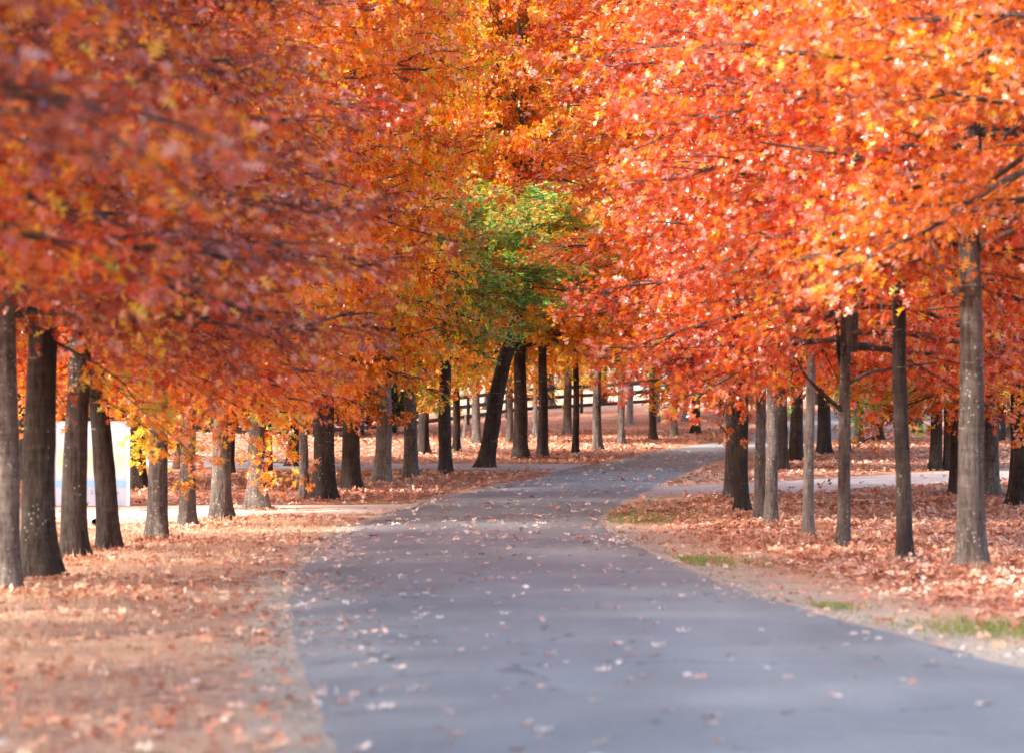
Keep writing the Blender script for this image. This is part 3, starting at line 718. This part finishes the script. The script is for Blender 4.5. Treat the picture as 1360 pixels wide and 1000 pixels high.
# ------------------------------------------------------------------ black post-and-rail fence
fence = empty('rail_fence', unproj(690, 567, 149), 'black post-and-rail timber fence crossing the rise behind the far oaks', 'fence')
fb = fence.location.copy()
line = [unproj(232, 0, 101), unproj(330, 0, 108), unproj(440, 0, 122), unproj(560, 0, 136), unproj(690, 0, 148), unproj(800, 0, 150), unproj(880, 0, 153), unproj(960, 0, 158), unproj(1010, 0, 165)]
lp = np.array([(p.x, p.y) for p in line]); dd = np.r_[0, np.cumsum(np.hypot(*np.diff(lp, axis=0).T))]
posts = []
for t in np.arange(0, dd[-1], 2.6):
    x, y = np.interp(t, dd, lp[:, 0]), np.interp(t, dd, lp[:, 1]); posts.append(Vector((x, y, gz(x, y))))
for p in posts:
    link('post', MB().box((0, 0, .6), (.15, .15, 1.6)).mesh('post'), M['black_paint'], fence, p - fb)
for a, b in zip(posts[:-1], posts[1:]):
    for h in (.38, .86, 1.3):
        link('rail', MB().bar(a - fb + Vector((0, -.1, h)), b - fb + Vector((0, -.1, h)), .045, .17).mesh('rail'), M['black_paint'], fence)

# ------------------------------------------------------------------ dark evergreen shrubs behind the fence, sign side
def shrub_mesh(seed, n, Rr, H):
    rng = np.random.default_rng(seed)
    d = rng.normal(0, 1, (n, 3)); d /= np.linalg.norm(d, axis=1, keepdims=True)
    lump = np.array([mnoise.noise(Vector(q) * 2.3 + Vector((seed, 0, 0))) for q in d])
    rr_ = (rng.random(n) ** .35) * (.8 + .4 * lump)
    P = d * rr_[:, None] * np.array([Rr, Rr, H / 2]) + np.array([0, 0, H / 2])
    P[:, 2] = np.maximum(P[:, 2], .02)
    N = d + rng.normal(0, .5, (n, 3))
    return leaves_mesh('foliage', P, np.cross(d, rng.normal(0, 1, (n, 3))), N, .2 * rng.uniform(.7, 1.3, n), rng.random(n), 'plain')
shr = [shrub_mesh(400 + k, 5000, 1.8, 3.2) for k in range(2)]
for k, px in enumerate([120, 175, 230, 285, 340, 400, 462, 520]):
    d = 108 + k * 3.5 + (k % 2)
    root = empty('evergreen_shrub', unproj(px, 0, d), 'dense dark evergreen shrub close behind the black fence', 'shrub', 'evergreen shrubs behind the fence')
    o = link('foliage', shr[k % 2], M['hedge'], root); o.rotation_euler.z = k * 1.1; o.scale = (1.5, 1.5, 1.35 + .12 * (k % 3))
    V, T = tubes([(np.array([(0, 0, -.2), (.05, 0, .8), (0, .05, 1.8)]), np.array([.08, .06, .02]), 7)])
    link('stem', np_mesh('stem', V, T), M['bark_dark'], root)

# ------------------------------------------------------------------ property sign by the gravel drive
sb = unproj(121, 671)
sg = empty('sign_board', sb, 'white property sign with light blue band beyond the gravel drive', 'sign')
k = sb.y / F
w, h = 97 * k, 112 * k
link('panel', MB().box((0, 0, h / 2 + .0), (w, .03, h)).mesh('panel'), M['sign_white'], sg)
for s in (-1, 1):
    link('post', MB().box((s * (w / 2 + .02), .01, h / 2 - .1), (.055, .07, h + .2)).mesh('post'), M['sign_frame'], sg)
link('picture', MB().box((0, -.018, 35 * k + (h - 35 * k) / 2 - .01), (w * .93, .006, h - 35 * k - .06)).mesh('picture'), M['sign_photo'], sg)
link('band', MB().box((0, -.0185, 29 * k), (w * .97, .007, 9 * k)).mesh('band'), M['sign_blue'], sg)
def words(txt, size, x, z, parent):
    cu = bpy.data.curves.new('text', 'FONT'); cu.body = txt; cu.size = size; cu.extrude = .001
    tmp = bpy.data.objects.new('tmp', cu); COL.link(tmp)
    bpy.context.view_layer.update()
    me = bpy.data.meshes.new_from_object(tmp.evaluated_get(bpy.context.evaluated_depsgraph_get()))
    bpy.data.objects.remove(tmp)
    o = link('lettering', me, M['sign_text'], parent, (x, -.0175, z)); o.rotation_euler.x = R_(90)
    return o
words('2.55 hectares', 7 * k, -.5 * k, 15.5 * k, sg)
link('print_line', MB().box((-8 * k, -.017, 2.6 * k), (9 * k, .004, 1.6 * k)).mesh('print_line'), M['sign_text'], sg)
em = MB()
em.box((40 * k, -.017, 2.2 * k), (3.4 * k, .004, .5 * k)); em.box((38.4 * k, -.017, 3.8 * k), (.5 * k, .004, 2.8 * k)); em.box((41.6 * k, -.017, 3.8 * k), (.5 * k, .004, 2.8 * k))
em.bar((37.8 * k, -.017, 5.1 * k), (40 * k, -.017, 6.6 * k), .004, .5 * k); em.bar((40 * k, -.017, 6.6 * k), (42.2 * k, -.017, 5.1 * k), .004, .5 * k)
link('emblem', em.mesh('emblem'), M['sign_blue'], sg)

# ------------------------------------------------------------------ drain pipe end by the drive, and the leaning stake
pb = unproj(127, 699)
dp = empty('drain_pipe', pb, 'short concrete drain pipe end with dark mouth at the gravel edge', 'pipe')
def ring_tube(r0, r1, L, n=20):
    V, T = [], []
    for y, r in ((0, r1), (0, r0), (L, r0), (L, r1)):
        V += [(r * math.cos(a), y, r * math.sin(a) + r0 * .75) for a in np.arange(n) * 2 * math.pi / n]
    for q in range(3):
        T += [(q * n + j, q * n + (j + 1) % n, (q + 1) * n + (j + 1) % n, (q + 1) * n + j) for j in range(n)]
    return np_mesh('pipe', V, T, smooth=False)
link('pipe_wall', ring_tube(.085, .066, .6), M['concrete'], dp)
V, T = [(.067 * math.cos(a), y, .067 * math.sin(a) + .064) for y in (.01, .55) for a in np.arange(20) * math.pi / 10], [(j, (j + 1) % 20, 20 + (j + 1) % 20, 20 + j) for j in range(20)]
me = bpy.data.meshes.new('hollow_shade'); me.from_pydata(V, [], T + [tuple(range(20, 40))]); link('hollow_shade', me, M['pipe_in'], dp)  # near-black sleeve and end disc paint in the shade of the hollow
stb = unproj(612, 597)
st = empty('timber_stake', stb, 'thin leaning grey timber stake on the litter by the leaning oak', 'stake')
link('shaft', MB().bar((0, 0, -.1), (.14, 0, 1.0), .07, .07).mesh('shaft'), M['stake'], st)
link('cap', MB().bar((.14, 0, 1.0), (.147, 0, 1.05), .05, .05).mesh('cap'), M['stake'], st)

# ------------------------------------------------------------------ fallen leaves: single ones on the road
rng = np.random.default_rng(77)
def curl_leaf(k):
    v, f = LS['lobed']; v = v.copy(); v[:, 0] -= .5
    v[:, 2] = .35 * (.5 + .2 * k) * v[:, 1] ** 2 + (.12 + .09 * k) * v[:, 0] ** 2 + .12 * math.sin(k) * v[:, 0] * v[:, 1] * 2
    v[:, 2] -= v[:, 2].min()
    return np_mesh('fallen_leaf', v, f, np.full(len(f), .05 + .16 * k))
FL = [curl_leaf(k) for k in range(6)]
cand = []
while len(cand) < 300:      # the 300 nearest; the far ones follow as one scatter
    y = rng.uniform(13.5, 40); a, b = road_edges(y)
    edge = rng.random() < .46
    x = a + abs(rng.normal(0, .45)) if edge else rng.uniform(a, b)
    if edge and y < 20 and rng.random() < .6: continue
    if abs(680 + F * x / y - 680) > 670 or x > b: continue
    if mnoise.noise(Vector((x * .8, y * .25, 5))) < -.25: continue
    cand.append((x, y))
for q, (x, y) in enumerate(cand):
    o = link('fallen_leaf', FL[q % 6], M['roadleaf'], None, (x, y, float(road_z(x, y)) + .002))
    s = rng.uniform(.08, .135); o.scale = (s, s, s * rng.uniform(1.2, 2.6)); o.rotation_euler = (rng.normal(0, .12), rng.normal(0, .12), rng.uniform(0, 6.28))
    tag(o, 'dry curled fallen oak leaf lying on the grey asphalt road', 'leaf', 'fallen leaves scattered on the asphalt')

def litter(name, pts, size, matk, lab, cat, up=.35, kind='plain', zf=None):
    P = np.array(pts); n = len(P)
    z = (ground(P[:, 0], P[:, 1]) if zf is None else zf(P[:, 0], P[:, 1])) + rng.uniform(.004, .035, n)
    P = np.c_[P, z]
    D = rng.normal(0, 1, (n, 3)); D[:, 2] = np.abs(rng.normal(0, up * .6, n))
    N = rng.normal(0, up, (n, 3)) + np.array([0, 0, 1.0])
    o = link(name, leaves_mesh(name, P, D, N, size * rng.uniform(.65, 1.3, n), rng.random(n), kind), M[matk])
    tag(o, lab, cat, kind='stuff'); return o
def scatter(n, x0, x1, y0, y1, dens):
    """random ground points kept with probability dens(x, y)"""
    x = rng.uniform(x0, x1, n); y = rng.uniform(y0, y1, n)
    keep = rng.random(n) < dens(x, y)
    # nothing outside the camera's wedge plus a margin
    keep &= np.abs(x) < .19 * y + 2.5
    return np.c_[x[keep], y[keep]]
def patch(x, y, s, o=0.0):
    return np.array([mnoise.noise(Vector((a * s, b * s, o))) for a, b in zip(x, y)])
def d_road(x, y):
    a, b = road_edges(y); a = np.minimum(a, b); c, b = road_edges(y)
    return a - x, x - b
# far leaves on the asphalt
pts = scatter(9000, -3, 9, 40, 100, lambda x, y: ((d_road(x, y)[0] < -.1) & (d_road(x, y)[1] < -.1)) * .3)
litter('road_leaf_scatter', pts, .11, 'roadleaf', 'small fallen leaves scattered along the far asphalt', 'leaves', up=.3, zf=road_z)
pe = []
while len(pe) < 800:
    y = rng.uniform(16, 44); a, b = road_edges(y)
    x = a - .1 + abs(rng.normal(0, .5)) if rng.random() < .55 else (b - abs(rng.normal(0, .3)) if rng.random() < .3 else rng.uniform(a, b))
    if a < x < b and mnoise.noise(Vector((x * .9, y * .35, 15))) > -.1 and rng.random() < y / 40: pe.append((x, y))
litter('leaf_crumbs', pe, .055, 'roadleaf', 'small broken leaf pieces drifted towards the asphalt edges', 'leaves', up=.35, zf=lambda x, y: road_z(x, y) - .008)
# leaf carpet on the right verge
def dens_r(x, y):
    dr_ = d_road(x, y)[1]
    return np.clip(.07 + np.clip((dr_ - .6) / 1.3, 0, 1) ** 1.5, 0, 1) * (.75 + .6 * patch(x, y, .5)) * (dr_ > .0)
litter('leaf_litter', scatter(95000, 1.5, 14, 16, 60, dens_r), .092, 'litter', 'thick pink-brown leaf litter under the oaks of the leafy verge', 'leaves', up=.45)
def dens_l(x, y):
    dl_ = d_road(x, y)[0]
    return (dl_ > .02) * np.clip(.1 + .6 * np.clip(patch(x, y, .42, 4) + .05, 0, 1) * 1.6, 0, 1) * np.clip((y - 8) / 8, .4, 1)
litter('leaf_litter', scatter(80000, -12, 0, 12, 53, dens_l), .078, 'litter', 'scattered red-brown leaf litter over the straw verge', 'leaves', up=.45)
def in_drive(x, y):
    py_ = HORIZ + (HCAM - ground(x, y)) * F / y; px_ = 680 + F * x / y
    lane = (px_ > 840) & (py_ > np.interp(px_, [838, 940, 1110, 1320, 1420], [650, 643, 633, 621, 616])) & (py_ < np.interp(px_, [838, 930, 1110, 1320, 1420], [662, 656, 651, 637, 632]))
    path = (px_ < 760) & (py_ > 615) & (py_ < 624)
    drv = (px_ < 560) & (py_ > 670) & (py_ < np.interp(px_, [0, 180, 300, 492, 545], [705, 699, 686, 683, 677]))
    return lane | path | drv
def dens_f(x, y):
    dl_, dr_ = d_road(x, y)
    return np.where(((dl_ > .1) | (dr_ > .1)) & ~in_drive(x, y), .8 + .4 * patch(x, y, .3, 9), np.where((dl_ > 0) | (dr_ > 0), .04, 0))
litter('leaf_litter', scatter(80000, -24, 26, 53, 135, dens_f), .125, 'litter', 'brown leaf carpet spreading under the far oaks up to the fence', 'leaves', up=.5)

heap = []
for rec in TREES[6:]:
    if rec['base'].y > 75 or rec['base'].y < 25: continue
    n = 110; a = rng.uniform(0, 6.28, n); q = rec['r'] * 1.35 + np.abs(rng.normal(0, .2, n))
    heap.append(np.c_[rec['base'].x + np.cos(a) * q, rec['base'].y + np.sin(a) * q])
litter('leaf_litter', np.concatenate(heap), .09, 'litter', 'leaves heaped against the feet of the trunks', 'leaves', up=.6)
# ------------------------------------------------------------------ grass
def blades(name, pts, hgt, wid, matk, lab, lean=.6):
    P = np.array(pts); n = len(P); z = ground(P[:, 0], P[:, 1]) - .005
    az = rng.uniform(0, 6.28, n); hh = hgt * rng.uniform(.5, 1.4, n)
    ln = np.abs(rng.normal(0, lean, n)); d2 = rng.uniform(0, 6.28, n)
    B = np.c_[np.cos(az), np.sin(az), np.zeros(n)] * wid * rng.uniform(.6, 1.4, n)[:, None]
    base = np.c_[P, z]
    tip = base + np.c_[np.cos(d2) * np.sin(ln), np.sin(d2) * np.sin(ln), np.cos(ln)] * hh[:, None]
    mid = base * .5 + tip * .5 + np.array([0, 0, 1]) * (hh * .12)[:, None]
    V = np.stack([base - B, base + B, mid + B * .7, mid - B * .7, tip], 1).reshape(-1, 3)
    f = np.array([(0, 1, 2), (0, 2, 3), (3, 2, 4)])
    T = (np.arange(n) * 5)[:, None, None] + f[None]
    o = link(name, np_mesh(name, V, T.reshape(-1, 3), np.repeat(rng.random(n), 3)), M[matk]); tag(o, lab, 'grass', kind='stuff'); return o
def dens_g(x, y):
    dl_ = d_road(x, y)[0]
    return np.clip((dl_ - .35) / .6, 0, 1) * (.75 + .5 * patch(x, y, .6, 2))
blades('dry_grass', scatter(70000, -10, 0, 12, 52, dens_g), .07, .0045, 'straw', 'short dry straw-coloured grass covering the verge by the sign', lean=.75)
def dens_gr(x, y):
    dr_ = d_road(x, y)[1]
    return (dr_ > .12) * np.clip(1.5 - dr_ / 1.2, .15, 1) * (.45 + .8 * patch(x, y, .8, 6))
blades('dry_grass', scatter(34000, 1.5, 13, 17, 62, dens_gr), .06, .0045, 'straw', 'thin dry grass along the edge of the leafy verge', lean=.75)
# straw tufts round the feet of the trunks
tp = []
for rec in TREES[8:27]:
    n = 160; a = rng.uniform(0, 6.28, n); q = rec['r'] * 1.25 + np.abs(rng.normal(0, .14, n))
    a = a[:int(rng.uniform(30, 160))]; q = q[:len(a)]; tp.append(np.c_[rec['base'].x + np.cos(a) * q, rec['base'].y + np.sin(a) * q])
c1 = TREES[21]['base'] if False else C1['base']
tp.append(np.c_[c1.x + .02 + rng.normal(0, .07, 120), c1.y - .33 + rng.normal(0, .06, 120)])
blades('dry_grass', np.concatenate(tp), .12, .004, 'straw', 'longer dry grass tufts ringing the feet of the trunks', lean=.55)
gp = []
for px, py, n, sx, sy in [(870, 684, 900, .55, 1.6), (905, 682, 500, .5, 1.0), (925, 744, 420, .22, .6), (975, 746, 260, .3, .6), (1105, 806, 160, .15, .3), (1320, 834, 420, .4, .6), (1000, 672, 200, .5, .8), (855, 649, 60, .15, .3), (840, 690, 300, .3, .9), (510, 667, 120, .5, .5)]:
    b = unproj(px, py); n *= 4; gp.append(np.c_[b.x + rng.normal(0, sx, n), b.y + rng.normal(0, sy, n)])
gp = np.concatenate(gp); dl_, dr_ = d_road(gp[:, 0], gp[:, 1]); gp = gp[(dl_ > .05) | (dr_ > .05)]
blades('green_grass', gp, .038, .006, 'greengrass', 'patches of green grass along the asphalt edge of the leafy verge', lean=.8)

# ------------------------------------------------------------------ loose stones of the broken asphalt edges
def pebbles(n, lab):
    y = rng.uniform(13, 62, n); a, b = road_edges(y); side = rng.random(n) < .45
    off = np.abs(rng.normal(0, .3, n)) - .06
    x = np.where(side, a - off * .7, b + off * 1.5)
    z = np.maximum(ground(x, y), np.where(off < 0, ground(x, y) + .02, -9)); r = rng.uniform(.004, .016, n)
    o6 = np.array([(1, 0, 0), (-.9, .2, 0), (0, 1.1, 0), (.1, -1, 0), (0, 0, .7), (0, 0, -.5)])
    f = np.array([(0, 2, 4), (2, 1, 4), (1, 3, 4), (3, 0, 4), (2, 0, 5), (1, 2, 5), (3, 1, 5), (0, 3, 5)])
    rz = rng.uniform(0, 6.28, n); c, s_ = np.cos(rz), np.sin(rz)
    V = np.stack([o6[None, :, 0] * c[:, None] - o6[None, :, 1] * s_[:, None], o6[None, :, 0] * s_[:, None] + o6[None, :, 1] * c[:, None], np.repeat(o6[None, :, 2], n, 0)], -1) * r[:, None, None]
    V += np.c_[x, y, z + r * .3][:, None]
    T = (np.arange(n) * 6)[:, None, None] + f[None]
    o = link('loose_gravel', np_mesh('loose_gravel', V.reshape(-1, 3), T.reshape(-1, 3), np.repeat(rng.random(n), 8)), M['pebble']); tag(o, lab, 'gravel', kind='stuff')
M['pebble'] = leaf_mat('loose_stone', [(0, (.16, .13, .11)), (.5, (.32, .26, .21)), (1, (.5, .42, .34))], trans=0, rough=.8, clump=2.0, spec=.3)
pebbles(6000, 'loose grey and tan gravel along both crumbling asphalt edges')
